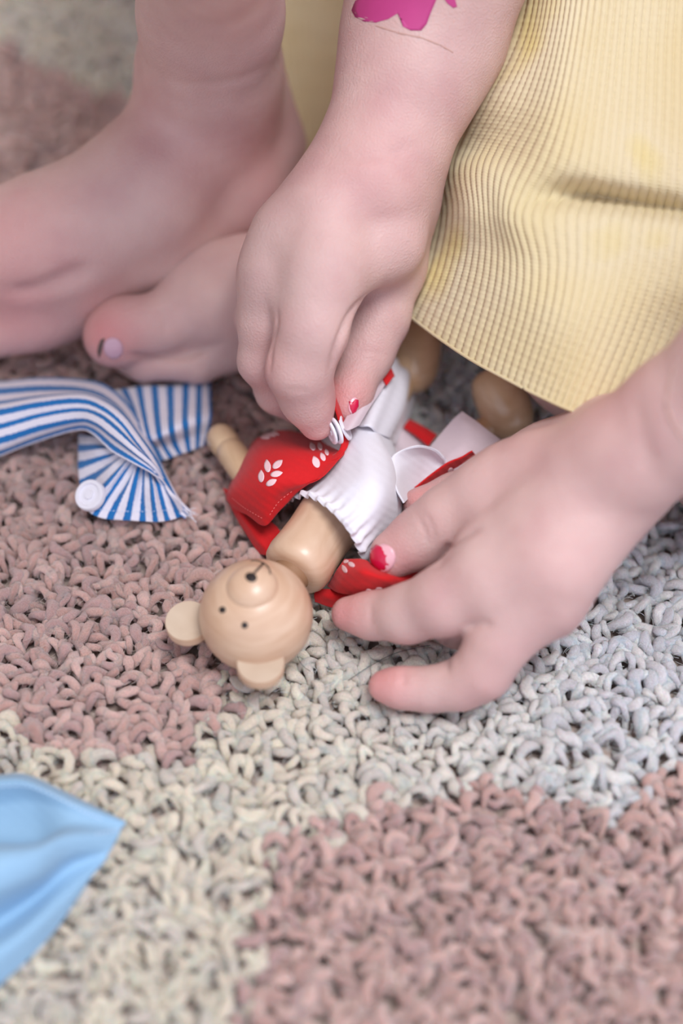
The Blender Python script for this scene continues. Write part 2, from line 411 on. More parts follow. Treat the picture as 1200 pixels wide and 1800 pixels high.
def floor_and_rug():
    V = [(-1.5, -1.2, -.012), (1.5, -1.2, -.012), (1.5, 1.8, -.012), (-1.5, 1.8, -.012)]
    V += [(x, y, z-.03) for x, y, z in V]
    me = npmesh('floor', V, [(0, 1, 2, 3), (7, 6, 5, 4), (0, 4, 5, 1), (1, 5, 6, 2), (2, 6, 7, 3), (3, 7, 4, 0)], False)
    fl = link('floor', me, wood_mat('floor_wood', rgb(150, 120, 92), rgb(176, 144, 112), .4, .2, .05)); fl['kind'] = 'structure'
    fl['label'] = 'plain wooden floor under the rug'
    rug = empty('rug'); tag(rug, 'thick looped wool rug with cream and dusty pink patches under the child', 'rug')
    x0, x1, y0, y1 = -.42, .42, -.30, .56
    V = [(x0, y0, -.0068), (x1, y0, -.0068), (x1, y1, -.0068), (x0, y1, -.0068), (x0, y0, -.012), (x1, y0, -.012), (x1, y1, -.012), (x0, y1, -.012)]
    me = npmesh('backing', V, [(0, 1, 2, 3), (7, 6, 5, 4), (0, 4, 5, 1), (1, 5, 6, 2), (2, 6, 7, 3), (3, 7, 4, 0)], False)
    link('backing', me, plain('rug_backing', rgb(200, 178, 166), .95, .1), rug)
    # tuft variants: curled loops of thick two-ply yarn
    def variants(K, S, nvar):
        out = []
        for _ in range(nvar):
            t = np.linspace(0, 1, K); Ls = rng.uniform(4.6, 8.4); H = rng.uniform(2.6, 4.6); cu = rng.uniform(-3.8, 3.8); bend = rng.uniform(-.5, .5)
            c = np.stack([Ls*(t-.5)+rng.uniform(-.7, .7)*np.sin(6.28*t), cu*np.sin(np.pi*t)+bend*np.sin(6.28*t), -5.0+H*np.sin(np.pi*np.clip(t*1.04, 0, 1))**.55+.4*t], 1)
            tg = np.gradient(c, axis=0); tg /= np.linalg.norm(tg, axis=1, keepdims=True)
            refv = np.array([0, 1, .15]); n1 = np.cross(tg, refv); n1 /= np.linalg.norm(n1, axis=1, keepdims=True); n2 = np.cross(tg, n1)
            R0 = rng.uniform(1.2, 1.75); tw = rng.uniform(2, 4)*rng.choice([-1, 1]); ph = rng.uniform(0, 6.28)
            a = np.linspace(0, 2*np.pi, S, endpoint=False)
            rr = R0*(1-.35*np.abs(2*t-1)**3)[:, None]*(1+.15*np.cos(2*(a[None]+tw*t[:, None]+ph))+rng.uniform(-.07, .07, (K, S)))
            V = c[:, None]+n1[:, None]*(np.cos(a)[None, :, None]*rr[..., None])+n2[:, None]*(np.sin(a)[None, :, None]*rr[..., None])
            out.append(V.reshape(-1, 3)/1000)
        i = np.arange(K-1)[:, None]*S; k = np.arange(S)[None]
        Q = np.stack([i+k, i+(k+1) % S, i+S+(k+1) % S, i+S+k], -1).reshape(-1, 4)
        return np.array(out), Q
    def pile(name, pts, K, S, scale, label=None):
        n = len(pts); VV, Q = variants(K, S, 28); vi = rng.integers(0, 28, n); yaw = rng.uniform(0, 6.28, n)
        sc = rng.uniform(.82, 1.2, n)*scale; B = VV[vi]*np.stack([sc, sc, np.minimum(sc, 1.12)], 1)[:, None]
        lean = rng.normal(0, .18, n)[:, None]; B[..., 1] += lean*(B[..., 2]+.0056)
        ca, sa = np.cos(yaw)[:, None], np.sin(yaw)[:, None]
        x = B[..., 0]*ca-B[..., 1]*sa; y = B[..., 0]*sa+B[..., 1]*ca
        V = np.stack([x+pts[:, 0, None], y+pts[:, 1, None], np.minimum(B[..., 2]+rng.normal(0, .0007, n)[:, None]+(.0009*np.sin(pts[:, 0]*410+2*np.sin(pts[:, 1]*230))*np.sin(pts[:, 1]*360+2*np.sin(pts[:, 0]*190)))[:, None], .0014)], -1)
        nv = V.shape[1]; Fq = (Q[None]+(np.arange(n)*nv)[:, None, None]).reshape(-1, 4)
        me = npmesh(name, V.reshape(-1, 3), Fq)
        jx = pts[:, 0]+rng.normal(0, .0022, n); jy = pts[:, 1]+rng.normal(0, .0022, n); pk = rug_region(jx, jy)
        mixed = rng.random(n); dcorner = (pts[:, 0] < -.0) & (pts[:, 1] < -.02)
        cream = np.array([rgb(220, 214, 212)[:3], rgb(210, 205, 206)[:3], rgb(228, 221, 216)[:3], rgb(203, 200, 203)[:3]])[rng.integers(0, 4, n)]
        warm = np.array([rgb(224, 208, 186)[:3], rgb(214, 199, 178)[:3], rgb(230, 215, 192)[:3], rgb(208, 196, 182)[:3]])[rng.integers(0, 4, n)]
        ww = np.clip((.06-pts[:, 0]-pts[:, 1]*.25)/.1, 0, 1)[:, None]
        cream = cream*(1-ww)+warm*ww
        pink = np.array([rgb(200, 160, 149)[:3], rgb(190, 150, 140)[:3], rgb(210, 172, 161)[:3], rgb(184, 148, 142)[:3]])[rng.integers(0, 4, n)]
        Cc = np.where(pk[:, None], pink, cream)*(.92+.16*rng.random((n, 1)))
        at = me.color_attributes.new('yarn', 'FLOAT_COLOR', 'POINT'); C4 = np.ones((n, nv, 4), np.float32); C4[..., :3] = Cc[:, None]
        at.data.foreach_set('color', C4.ravel())
        o = link(name, me, M['yarn'], rug); o['kind'] = 'stuff'
        if label: o['label'] = label
        return o
    m, nt, b, L = mat('wool_yarn'); M['yarn'] = m
    at = node(nt, 'ShaderNodeAttribute', attribute_name='yarn'); g = node(nt, 'ShaderNodeNewGeometry')
    n = node(nt, 'ShaderNodeTexNoise', Scale=900.0, Detail=6.0, Distortion=2.5, Roughness=.7); L(g.outputs['Position'], n.inputs['Vector'])
    r = ramp(nt, [(.32, (.78, .76, .77, 1)), (.6, (1.16, 1.16, 1.16, 1))]); L(n.outputs[0], r.inputs[0])
    mx = node(nt, 'ShaderNodeMixRGB', blend_type='MULTIPLY'); mx.inputs[0].default_value = 1; L(at.outputs['Color'], mx.inputs[1]); L(r.outputs[0], mx.inputs[2]); L(mx.outputs[0], b.inputs['Base Color'])
    b.inputs['Roughness'].default_value = .95; b.inputs['Sheen Weight'].default_value = .5; b.inputs['Specular IOR Level'].default_value = .1; b.inputs['Subsurface Weight'].default_value = .3; b.inputs['Subsurface Scale'].default_value = .002
    bump(nt, L, b, n.outputs[0], .0007, .8)
    def fuzz(n=42000):
        # loose fibres standing off the yarn
        q = np.stack([rng.uniform(-.19, .19, n), rng.uniform(-.17, .30, n)], 1); a = rng.uniform(0, 6.28, n); Ln = rng.uniform(.0015, .004, n); b_ = rng.normal(0, .9, n)
        z0 = rng.uniform(-.002, .0005, n); rise = rng.uniform(-.0004, .0012, n); V = np.zeros((n, 8, 3))
        for k, t in enumerate((0, .33, .66, 1)):
            an = a+b_*t; x = q[:, 0]+np.cos(a+b_*t*.5)*Ln*t; y = q[:, 1]+np.sin(a+b_*t*.5)*Ln*t; z = z0+rise*np.sin(3.14*t*.7)
            wd = .00006*(1-.6*t)
            V[:, 2*k] = np.stack([x-np.sin(an)*wd, y+np.cos(an)*wd, z], 1); V[:, 2*k+1] = np.stack([x+np.sin(an)*wd, y-np.cos(an)*wd, z+.00004], 1)
        Qd = np.array([[0, 1, 3, 2], [2, 3, 5, 4], [4, 5, 7, 6]]); Fq = (Qd[None]+(np.arange(n)*8)[:, None, None]).reshape(-1, 4)
        me = npmesh('fuzz', V.reshape(-1, 3), Fq); pk = rug_region(q[:, 0], q[:, 1])
        Cc = np.where(pk[:, None], np.array(rgb(205, 172, 160)[:3]), np.array(rgb(228, 220, 212)[:3])); C4 = np.ones((n, 8, 4), np.float32); C4[..., :3] = Cc[:, None]
        me.color_attributes.new('yarn', 'FLOAT_COLOR', 'POINT').data.foreach_set('color', C4.ravel())
        o = link('fuzz', me, M['yarn'], rug); o['kind'] = 'stuff'
    def scatter(s):
        xs = np.arange(x0, x1, s); ys = np.arange(y0, y1, s*.9); X, Y = np.meshgrid(xs, ys)
        X = X+((np.arange(len(ys)) % 2)*s*.5)[:, None]; X = X+rng.uniform(-.38, .38, X.shape)*s; Y = Y+rng.uniform(-.38, .38, Y.shape)*s
        return np.stack([X.ravel(), Y.ravel()], 1)
    def near(p):
        dd = p[:, 1]*math.cos(PITCH)+(CAMD-0)      # depth along the view axis of a rug point
        lim = 600/F*dd+.018
        return (np.abs(p[:, 0]) < lim) & (p[:, 1] > -.175) & (p[:, 1] < .31)
    p = scatter(.0036); pile('pile', p[near(p)], 9, 7, 1.0)
    p = scatter(.0080); pile('pile', p[~near(p)], 5, 5, 2.0)
    fuzz()
    return rug
rug = floor_and_rug()
def wall(name, lo, hi, c):
    (a, b, c0), (d, e, f) = lo, hi
    V = [(a, b, c0), (d, b, c0), (d, e, c0), (a, e, c0), (a, b, f), (d, b, f), (d, e, f), (a, e, f)]
    me = npmesh(name, V, [(3, 2, 1, 0), (4, 5, 6, 7), (0, 1, 5, 4), (1, 2, 6, 5), (2, 3, 7, 6), (3, 0, 4, 7)], False)
    o = link(name, me, plain(name+'_paint', c, .9, .2), None); o['kind'] = 'structure'; return o
wall('unseen_wall_back', (-1.5, 1.8, -.012), (1.5, 1.9, 2.4), rgb(205, 196, 186))  # unseen room shell, added so world light enters only from front and right
wall('unseen_wall_left', (-1.6, -1.2, -.012), (-1.5, 1.8, 2.4), rgb(205, 196, 186))
wall('unseen_ceiling', (-1.6, -1.2, 2.4), (1.5, 1.9, 2.5), rgb(215, 210, 204))

# ---------------------------------------------------------------- the child
child = empty('person')
tag(child, 'small child in a yellow waffle knit skirt sitting barefoot on the rug', 'person')
# near hand on the doll, thumb and forefinger pinching the red placket
hand_r = (8, [
    (8, [[(805, -260, 150, 165), (790, -120, 128, 160), (745, 60, 104, 138)]]),
    (3.0, [[(745, 60, 104, 138), (715, 150, 96, 124), (680, 250, 86, 112), (650, 330, 80, 108)],
           [(660, 270, 84, 100), (575, 390, 76, 92), (570, 480, 72, 68)],
           [(650, 290, 80, 100), (520, 420, 72, 78), (490, 490, 66, 62)],
           [(690, 300, 78, 92), (670, 420, 70, 76), (600, 470, 70, 60)],
           [(640, 300, 70, 95), (520, 420, 54, 70)],
           [(590, 430, 66, 80), (530, 450, 64, 70)]]),
    (.5, [(4, [[(565, 470, 72, 66), (548, 580, 62, 61), (526, 650, 52, 55), (540, 700, 42, 45), (556, 744, 34, 31)]]),
          (4, [[(482, 480, 64, 60), (468, 570, 54, 46), (458, 635, 44, 37), (486, 690, 30, 33), (520, 720, 22, 27)]]),
          (4, [[(480, 460, 55, 50), (455, 560, 38, 38), (478, 640, 22, 32), (515, 680, 14, 27)]]),
          (4, [[(490, 420, 45, 50), (470, 520, 28, 34), (500, 600, 16, 28)]]),
          (4, [[(705, 370, 66, 62), (690, 470, 54, 56), (664, 560, 44, 52), (642, 620, 38, 47), (616, 690, 34, 36), (608, 715, 33, 30)]])]),
    ('cut', 2.0, [(640, 520, 84, 5), (606, 570, 76, 8), (582, 640, 66, 8)]),
    ('cut', 1.5, [(486, 548, 76, 3), (480, 600, 68, 5), (476, 660, 56, 5)]),
])
hand_l = (7, [
    (8, [[(1560, 480, 130, 160), (1440, 560, 110, 145), (1330, 640, 92, 128)]]),
    (4.0, [[(1330, 640, 92, 128), (1200, 735, 74, 112), (1110, 800, 62, 104), (1040, 850, 52, 106)],
           [(1090, 800, 58, 100), (990, 850, 46, 92), (905, 850, 40, 72)],
           [(1090, 830, 54, 98), (980, 920, 44, 98), (890, 950, 38, 76)],
           [(1080, 850, 50, 92), (960, 990, 40, 92), (890, 1040, 33, 72)],
           [(1060, 870, 46, 86), (950, 1050, 32, 76), (925, 1070, 30, 54)],
           [(1080, 780, 50, 90), (960, 830, 34, 80), (880, 850, 26, 55)]]),
    (.5, [(4, [[(940, 840, 44, 74), (850, 880, 38, 66), (790, 913, 32, 58), (740, 945, 26, 50), (692, 974, 22, 43)]]),
          (4, [[(930, 960, 40, 78), (855, 1010, 35, 70), (782, 1056, 28, 59), (715, 1079, 20, 49), (655, 1082, 14, 39), (612, 1079, 12, 31)]]),
          (4, [[(885, 1030, 30, 62), (820, 1080, 20, 42), (798, 1100, 12, 34), (815, 1120, 6, 26)]]),
          (4, [[(905, 1075, 29, 60), (875, 1130, 24, 53), (848, 1180, 17, 48), (808, 1204, 12, 41), (755, 1212, 9, 36), (705, 1209, 8, 33), (674, 1206, 7, 28)]]),
          (4, [[(990, 820, 34, 70), (880, 850, 22, 48), (800, 870, 17, 36), (737, 886, 17, 30)]])]),
    ('cut', 2.0, [(850, 928, 52, 4), (800, 955, 46, 8), (770, 985, 38, 10)]),
    ('cut', 1.2, [(712, 1178, 22, 3), (708, 1200, 20, 1.5)]),
    ('cut', 1.2, [(784, 1160, 26, 6), (786, 1195, 24, 2)]),
])
leg_far = (9, [
    [(395, -420, 250, 128), (385, -250, 200, 120), (380, -120, 150, 118), (370, 20, 108, 119), (368, 130, 80, 120), (372, 215, 62, 112)],
    [(372, 200, 60, 115), (250, 340, 52, 112), (110, 420, 44, 112), (40, 440, 42, 108)],
    [(470, 260, 44, 58), (420, 330, 40, 78), (280, 420, 34, 82), (130, 500, 26, 82), (60, 545, 22, 62), (-20, 580, 18, 52)],
    [(450, 120, 70, 45), (475, 250, 48, 55)],
    [(60, 430, 42, 96), (-70, 470, 36, 80)],
    ('cut', 5.0, [(-10, 530, 60, 16), (80, 508, 60, 12), (130, 480, 62, 3)]),
])
leg_near = (7, [
    (7, [[(1350, 820, 30, 150), (1180, 700, 32, 125), (1030, 625, 34, 108), (850, 500, 30, 88), (700, 450, 28, 80), (560, 480, 28, 88), (450, 520, 28, 92), (390, 535, 28, 78)],
         [(600, 440, 26, 80), (420, 540, 22, 84)]]),
    (2.5, [(6, [[(420, 500, 26, 80), (365, 505, 26, 72), (288, 566, 25, 46), (215, 580, 24, 52), (198, 594, 23, 50)]]),
           (3, [[(430, 600, 16, 50), (350, 640, 12, 32), (250, 640, 12, 28), (222, 632, 12, 26)]])]),
    ('cut', 2.0, [(235, 618, 32, 2), (300, 628, 32, 4), (370, 622, 36, 3)]),
])
sh_r = P(805, -230, 146); el_l = P(1530, 500, 126)
trunk = (20, [
    ('w', [tuple(sh_r)+(.023,), (.045, .31, .235, .026), (.05, .36, .31, .034), (.08, .37, .335, .04)]),
    ('w', [tuple(el_l)+(.021,), (.205, .21, .17, .026), (.215, .28, .24, .03), (.19, .36, .31, .036), (.16, .37, .335, .04)]),
    ('w', [(.10, .36, .085, .075), (.11, .37, .2, .072), (.115, .375, .30, .07)]),
    ('w', [tuple(P(394, -400, 245))+(.028,), (-.05, .37, .17, .042), (.07, .40, .08, .055)]),
    ('w', [tuple(P(1350, 820, 30))+(.026,), (.215, .2, .05, .042), (.14, .34, .07, .06)]),
])
def flush_vals(V, pts):
    f = np.zeros(len(V))
    for x, y, h, r, s in pts:
        c = np.array(P(x, y, h)); d = np.linalg.norm(V-c, axis=1)/(r/1000); f = np.maximum(f, s*np.exp(-d*d))
    return f
Vs = []; Fs = []; off = 0
for spec, h in ((hand_r, .00095), (hand_l, .00095), (leg_far, .0017), (leg_near, .0011), (trunk, .004)):
    V, Q = solid(spec, h); Vs.append(V); Fs.append(Q+off); off += len(V)
V = np.concatenate(Vs)
# skin folds pressed into the surface: (photo points, depth mm, width mm)
folds = [([(850, 926), (822, 938), (792, 960), (766, 988)], 1.3, 1.1), ([(728, 902), (742, 922), (750, 945), (750, 968)], .45, .9), ([(738, 895), (754, 915), (762, 940), (762, 962)], .35, .8),
         ([(706, 1176), (710, 1190), (708, 1206)], .7, .9), ([(792, 1120), (783, 1150), (788, 1186)], 1.0, 1.2), ([(648, 1062), (652, 1080), (648, 1098)], .35, .9), ([(866, 1098), (840, 1098), (815, 1104)], 1.0, 1.2),
         ([(650, 512), (618, 550), (596, 600), (578, 655)], 1.5, 1.3), ([(486, 540), (486, 570), (476, 620), (472, 668)], .9, 1.1), ([(612, 622), (648, 618), (684, 628)], .4, 1.0), ([(606, 634), (644, 630), (676, 640)], .3, .9),
         ([(548, 250), (600, 272), (680, 270), (756, 246)], .5, 2.2), ([(500, 690), (520, 684), (548, 690)], .3, 1.0),
         ([(0, 516), (60, 512), (120, 488), (165, 468)], 2.4, 3.2), ([(220, 622), (262, 628), (330, 622), (400, 600)], 1.8, 1.6), ([(286, 538), (292, 560), (290, 590)], .8, 2.0),
         ([(250, 120), (330, 150), (420, 140), (488, 110)], .7, 3.0), ([(1110, 690), (1130, 760), (1150, 850)], .5, 2.5)]
tb_ = BVHTree.FromPolygons(V.tolist(), np.concatenate(Fs).tolist())
for pts, dep, wid in folds:
    c = catmull(np.array([(x, y, 0.) for x, y in pts], float), 50); m = len(c)
    for i, (x, y, _) in enumerate(c):
        l, n, _, _ = hit(tb_, x, y)
        if l is None: continue
        if i == 0: acc = None
        d = np.linalg.norm(V-np.array(l), axis=1)*1000/wid; e = np.exp(-d*d)*min(1, 4*min(i, m-1-i)/m)
        e3 = e[:, None]*np.array(n)[None]
        if i == 0 or acc is None: acc = e.copy(); dirn = e3
        else: better = e > acc; acc = np.maximum(acc, e); dirn = np.where(better[:, None], e3, dirn)
    V = V-dirn*dep/1000
me = npmesh('body', V, np.concatenate(Fs))
fl = flush_vals(V, [(612, 1079, 14, 9, .6), (674, 1200, 9, 9, .65), (695, 975, 24, 9, .45), (737, 880, 22, 8, .5), (612, 705, 40, 11, .55), (556, 744, 36, 9, .3),
                    (640, 640, 50, 12, .3), (180, 590, 30, 12, .6), (0, 440, 60, 26, .3), (520, 290, 60, 18, .5), (20, 560, 30, 20, .4), (660, 260, 104, 24, .22), (720, 260, 104, 20, .2),
                    (930, 790, 56, 16, .12), (590, 500, 84, 10, .18), (870, 1040, 50, 16, .08), (830, 1180, 26, 14, .12), (780, 1050, 40, 12, .1), (1060, 700, 76, 18, .2), (1000, 980, 50, 18, .1), (760, 920, 40, 10, .12), (300, 200, 70, 25, .2), (460, 640, 56, 10, .25)])
at = me.attributes.new('flush', 'FLOAT', 'POINT'); at.data.foreach_set('value', fl.astype(np.float32))
body = link('body', me, M['skin'], child)
body['label'] = 'fair skinned arms, hands, legs and bare feet'
bv = bvh_of(body)
# nails
def nails(name, ol, mt, off, dome, label, th=.2, rings=5):
    return patches(name, bv, ol, mt, child, off, rings, dome, th, label)
nails('fingernail', [ell(672, 982, 23, 26, 15)], M['nail'], .05, .35, 'bare pink rim of the left forefinger nail')
nails('nail_polish', [[(645, 976), (650, 962), (662, 958), (670, 961), (676, 968), (683, 975), (681, 984), (684, 992), (677, 1000), (668, 1004), (659, 1002), (649, 996), (645, 986)]], M['polish'], .25, .35, 'chipped crimson polish on the left forefinger nail')
nails('fingernail', [ell(621, 713, 9, 15, 10)], M['nail'], .05, .25, 'bare pink rim of the right thumb nail')
nails('nail_polish', [[(613, 705), (618, 708), (624, 702), (629, 703), (629, 714), (624, 724), (619, 727), (615, 718)]], M['polish'], .25, .25, 'crimson polish on the right thumb nail')
nails('toenail', [ell(199, 612, 17, 19, -25)], M['toenail'], .1, .15, 'mauve big toe nail')
nails('toenail_edge', [[(178, 597), (184, 594), (181, 606), (178, 620), (175, 628), (172, 618), (174, 606)]], M['nail_tip'], .3, .0, 'dark edge of the big toe nail')
nails('tattoo', [[(618, 18), (624, 2), (650, -14), (690, -30), (740, -34), (776, -24), (764, 6), (757, 22), (750, 42), (740, 54), (722, 54), (708, 47), (704, 32), (698, 24), (682, 34), (660, 40), (640, 38), (624, 30)],
                 [(776, -8), (786, -14), (800, 0), (803, 12), (796, 14), (786, 6)]], M['tattoo'], .08, 0, 'magenta flower shaped temporary tattoo on the forearm', .06, 8)
def residue(pts, r, label):
    out = []
    for i in range(len(pts)-1):
        for k in range(9):
            t = k/8; x = pts[i][0]*(1-t)+pts[i+1][0]*t; y = pts[i][1]*(1-t)+pts[i+1][1]*t
            l, n, _, _ = hit(bv, x, y)
            if l is not None: out.append(l)
    o = tube('tattoo_residue', out, lambda t: r*(.5+.5*abs(math.sin(17*t)*math.cos(41*t))), M['residue'], child); o['label'] = label
residue([(660, 45), (700, 58), (740, 66), (775, 80), (796, 92)], .0003, 'faint brown rim left below the forearm tattoo')
residue([(1186, 640), (1176, 675), (1170, 715), (1184, 748), (1200, 772)], .0005, 'brown tattoo residue on the left wrist')
# skirt
def ribs(n, amp, waf):
    def f(u, v):
        r = np.abs(np.sin(np.pi*n*u))**.8
        w_ = (.5+.5*np.cos(2*np.pi*waf*v))
        return amp*(r-.6)*(1-.38*w_)+amp*.25*w_
    return f
Yrows = [
    [(880, -90, 110), (945, -90, 118), (985, -90, 124), (1030, -90, 128), (1090, -90, 130), (1160, -90, 128), (1235, -90, 126), (1330, -90, 118), (1430, -90, 104)],
    [(825, 60, 90), (915, 60, 104), (962, 60, 112), (1010, 60, 116), (1075, 60, 116), (1145, 60, 114), (1225, 60, 112), (1320, 60, 104), (1420, 60, 92)],
    [(782, 180, 70), (862, 175, 92), (925, 180, 100), (985, 190, 105), (1060, 200, 104), (1138, 205, 102), (1222, 210, 100), (1315, 220, 92), (1415, 220, 82)],
    [(762, 262, 62), (822, 256, 78), (878, 262, 88), (955, 280, 96), (1045, 305, 96), (1130, 318, 93), (1215, 330, 90), (1305, 340, 84), (1405, 350, 74)],
    [(760, 318, 60), (808, 300, 78), (862, 308, 87), (926, 340, 89), (1030, 343, 85), (1122, 358, 83), (1206, 372, 81), (1295, 392, 77), (1390, 420, 60)],
    [(766, 375, 58), (816, 365, 76), (862, 372, 82), (912, 385, 86), (1012, 380, 87), (1112, 392, 86), (1200, 405, 84), (1285, 440, 72), (1370, 460, 64)],
    [(752, 440, 52), (812, 435, 66), (868, 440, 74), (928, 460, 78), (1010, 470, 80), (1100, 480, 79), (1185, 495, 76), (1265, 520, 70), (1350, 540, 60)],
    [(735, 495, 48), (796, 500, 58), (858, 520, 65), (920, 545, 70), (992, 565, 73), (1070, 580, 70), (1150, 600, 62), (1230, 630, 55), (1310, 650, 50)],
    [(705, 545, 38), (764, 590, 45), (826, 632, 50), (886, 665, 54), (948, 697, 56), (1010, 724, 56), (1090, 745, 50), (1170, 770, 46), (1250, 780, 40)],
]
Yside = [
    [(430, -120, 84), (500, -120, 84), (580, -120, 82), (680, -120, 84), (800, -120, 96)],
    [(445, 0, 66), (510, 0, 64), (580, 0, 62), (680, 0, 66), (780, 0, 78)],
    [(460, 120, 50), (520, 120, 46), (590, 120, 46), (670, 120, 50), (760, 120, 58)],
    [(480, 220, 38), (530, 220, 34), (590, 220, 36), (670, 220, 40), (740, 220, 48)],
    [(500, 330, 28), (545, 330, 24), (600, 330, 28), (670, 340, 30), (730, 340, 40)],
]
skirt = sheet('skirt', Yrows, M['yellow'], child, 42*10+1, 300, ribs(42, .85, 95), .9, 'pale yellow waffle knit skirt', extra=[(Yside, 20*6+1, 60, ribs(20, .8, 50))])
# hem binding
hp = catmull(np.array([tuple(P(*c)) for c in Yrows[-1]]), 160)
hem = tube('hem', [Vector(p)+Vector((0, 0, .0002)) for p in hp], .0005, M['yellow'], child)
# knit top around the trunk, outside the frame
Vt, Qt = solid((25, [('w', [(.10, .375, .10, .088), (.11, .38, .2, .082), (.115, .385, .30, .08)]), ('w', [(.06, .375, .325, .046), (.16, .375, .325, .046)])]), .005)
link('shirt', npmesh('shirt', Vt, Qt), M['yellow'], child)

# ---------------------------------------------------------------- wooden bear doll
doll = empty('wooden_bear_doll')
tag(doll, 'small turned wooden bear doll lying on its back, half undressed in the hands', 'doll')
HC = P(450, 1082, 17.2); HR = RW(100, HC)
def cdir(r, u, t): return (right*r+up*u-fwd*t).normalized()
head = sphere('head', HC, HR, M['wood'], doll); head['label'] = 'round glossy wooden head'
md = cdir(-.03, .60, .78); MC = HC+md*HR*.70
# muzzle: a turned dome with a small step around it
RM = RW(46, HC); z0 = MC
prof = [(0, RM*.98), (.12, RM*1.0), (.3, RM*1.0), (.45, RM*.97), (.58, RM*.90), (.70, RM*.79), (.8, RM*.66), (.88, RM*.5), (.94, RM*.34), (.98, RM*.17), (1, 0)]
muzzle = lathe('muzzle', MC, MC+md*RM*1.0, prof, M['wood'], head, 56)
hb = bvh_of(head, muzzle)
patches('eye', hb, [ell(391, 1072, 5.8, 5.8)], M['ink'], head, .05, 3)
patches('eye', hb, [ell(430, 1099, 5.8, 5.8)], M['ink'], head, .05, 3)
patches('nose', hb, [ell(441, 1015, 10.5, 8, 20)], M['ink'], head, .06, 3)
def stroke(bvh, pts, r, parent, name='mouth'):
    out = []
    c = catmull(np.array([(x, y, 0.) for x, y in pts]), 24)
    for x, y, _ in c:
        l, n, _, _ = hit(bvh, x, y)
        if l is not None: out.append(l)
    return tube(name, out, r, M['ink'], parent)
stroke(hb, [(441, 1014), (451, 1003), (463, 990)], .00034, head)
stroke(hb, [(441, 986), (452, 986), (464, 991), (472, 999), (475, 1010)], .00024, head)
def ear(cx, cy, h, r, nd, label=None):
    c = P(cx, cy, h); R = RW(r, c); T = .0036
    pr = [(0, 0), (0, R*.96), (.08, R), (.9, R), (1, R*.97), (1, R*.6), (1, 0)]
    o = lathe('ear', c-nd*T/2, c+nd*T/2, pr, M['wood_pale'], head, 56, label)
    o.data.materials.append(M['wood']); mi = np.zeros(len(o.data.polygons), np.int32); mi[56*1:56*4] = 1; o.data.polygons.foreach_set('material_index', mi)
    return o
ear(331, 1096, 12, 40, cdir(-.06, .52, .84))
ear(458, 1170, 15, 42, cdir(.03, .55, .82))
# torso
ta = P(514, 1006, 13.5); tb = P(660, 800, 15); TL = (tb-ta).length; TR = RW(62, ta)
tor = lathe('torso', ta, tb, [(-.02, 0), (-.02, TR*.70), (0, TR*.86), (.03, TR*.96), (.08, TR*1.0), (.16, TR*.97), (.28, TR*.95), (.5, TR*1.0), (.8, TR*1.0), (.98, TR*.8), (1, 0)], M['wood'], doll, 64)
lathe('neck', HC+(ta-HC)*.7, ta+(tb-ta)*.02, [(0, TR*.45), (1, TR*.62)], M['groove'], doll, 32)
# arm with a round hand
def limb(name, a, b, r, mt, groove=.12, endscale=1.0):
    L = (b-a).length; k = r/L
    pr = [(0, 0), (k*.08, r*.38), (k*.3, r*.71), (k*.6, r*.92), (k, r*1.0), (k*1.6, r*.98), (k*2.0, r*.93), (k*2.12, r*.86), (k*2.25, r*.93), (k*2.8, r*.98), (.9, r*.95), (1, r*.6), (1, 0)]
    return lathe(name, a, b, pr, mt, doll, 40)
aa = P(378, 756, 7); limb('arm', aa, P(462, 872, 11), RW(27, aa), M['wood_leg'])
ab = P(700, 1060, 5); limb('arm', ab, P(600, 1000, 12), RW(24, ab), M['wood_leg'])
# legs with rounded feet
def leg(foot_a, foot_b, r, hip):
    a, b = P(*foot_a), P(*foot_b); R = RW(r, a); L = (b-a).length
    lg = lathe('leg', b+(a-b)*.35, P(*hip), [(0, R*.4), (.05, R*.42), (.95, R*.42), (1, 0)], M['wood_leg'], doll, 32)
    lathe('foot', a, b, [(0, 0), (0.0, R*.35), (.02, R*.6), (.06, R*.78), (.13, R*.9), (.25, R*.98), (.42, R*1.02), (.6, R*1.0), (.75, R*.93), (.87, R*.76), (.95, R*.52), (.99, R*.25), (1, 0)], M['wood_leg'], lg, 56)
leg((738, 562, 19), (722, 690, 9), 43, (665, 770, 9))
leg((862, 650, 19), (908, 770, 8), 47, (720, 830, 4))
# white gathered bodice and bloomer leg, worn by the doll
def gathered(n, amp):
    wa = wr(3, 1.5, 2, 2); wb = wr(4, .7, 5, 3); w_ = lambda u, v: wa(u, v)+wb(u, v)
    return lambda u, v: amp*np.sin(2*np.pi*n*u)*np.exp(-(v/.2)**2)+1.0*np.exp(-((v-.06)/.05)**2)+w_(u, v)*np.minimum(v*3, 1)
suit = empty('white_suit'); suit.parent = doll; suit['label'] = 'white cotton bodysuit with gathered neckline'
bod = sheet('bodice', [
    [(494, 892, 5), (508, 880, 14), (540, 874, 24), (578, 897, 28.5), (611, 934, 27), (630, 972, 19), (640, 1000, 8)],
    [(500, 872, 6), (530, 862, 15), (562, 858, 25), (600, 878, 30), (640, 908, 29), (662, 945, 20), (672, 980, 8)],
    [(530, 838, 7), (555, 825, 17), (590, 822, 27), (632, 838, 33), (674, 860, 31), (700, 890, 20), (710, 925, 6)],
    [(555, 790, 8), (580, 775, 18), (608, 775, 27), (645, 783, 31), (684, 800, 29), (706, 826, 19), (718, 858, 6)],
    [(590, 745, 8), (605, 736, 17), (624, 733, 24), (648, 738, 27), (672, 755, 24), (692, 778, 15), (702, 805, 5)]],
    M['white'], suit, 240, 110, gathered(15, .75), .5)
w2 = wr(11, 1.3, 1.2, 1.0)
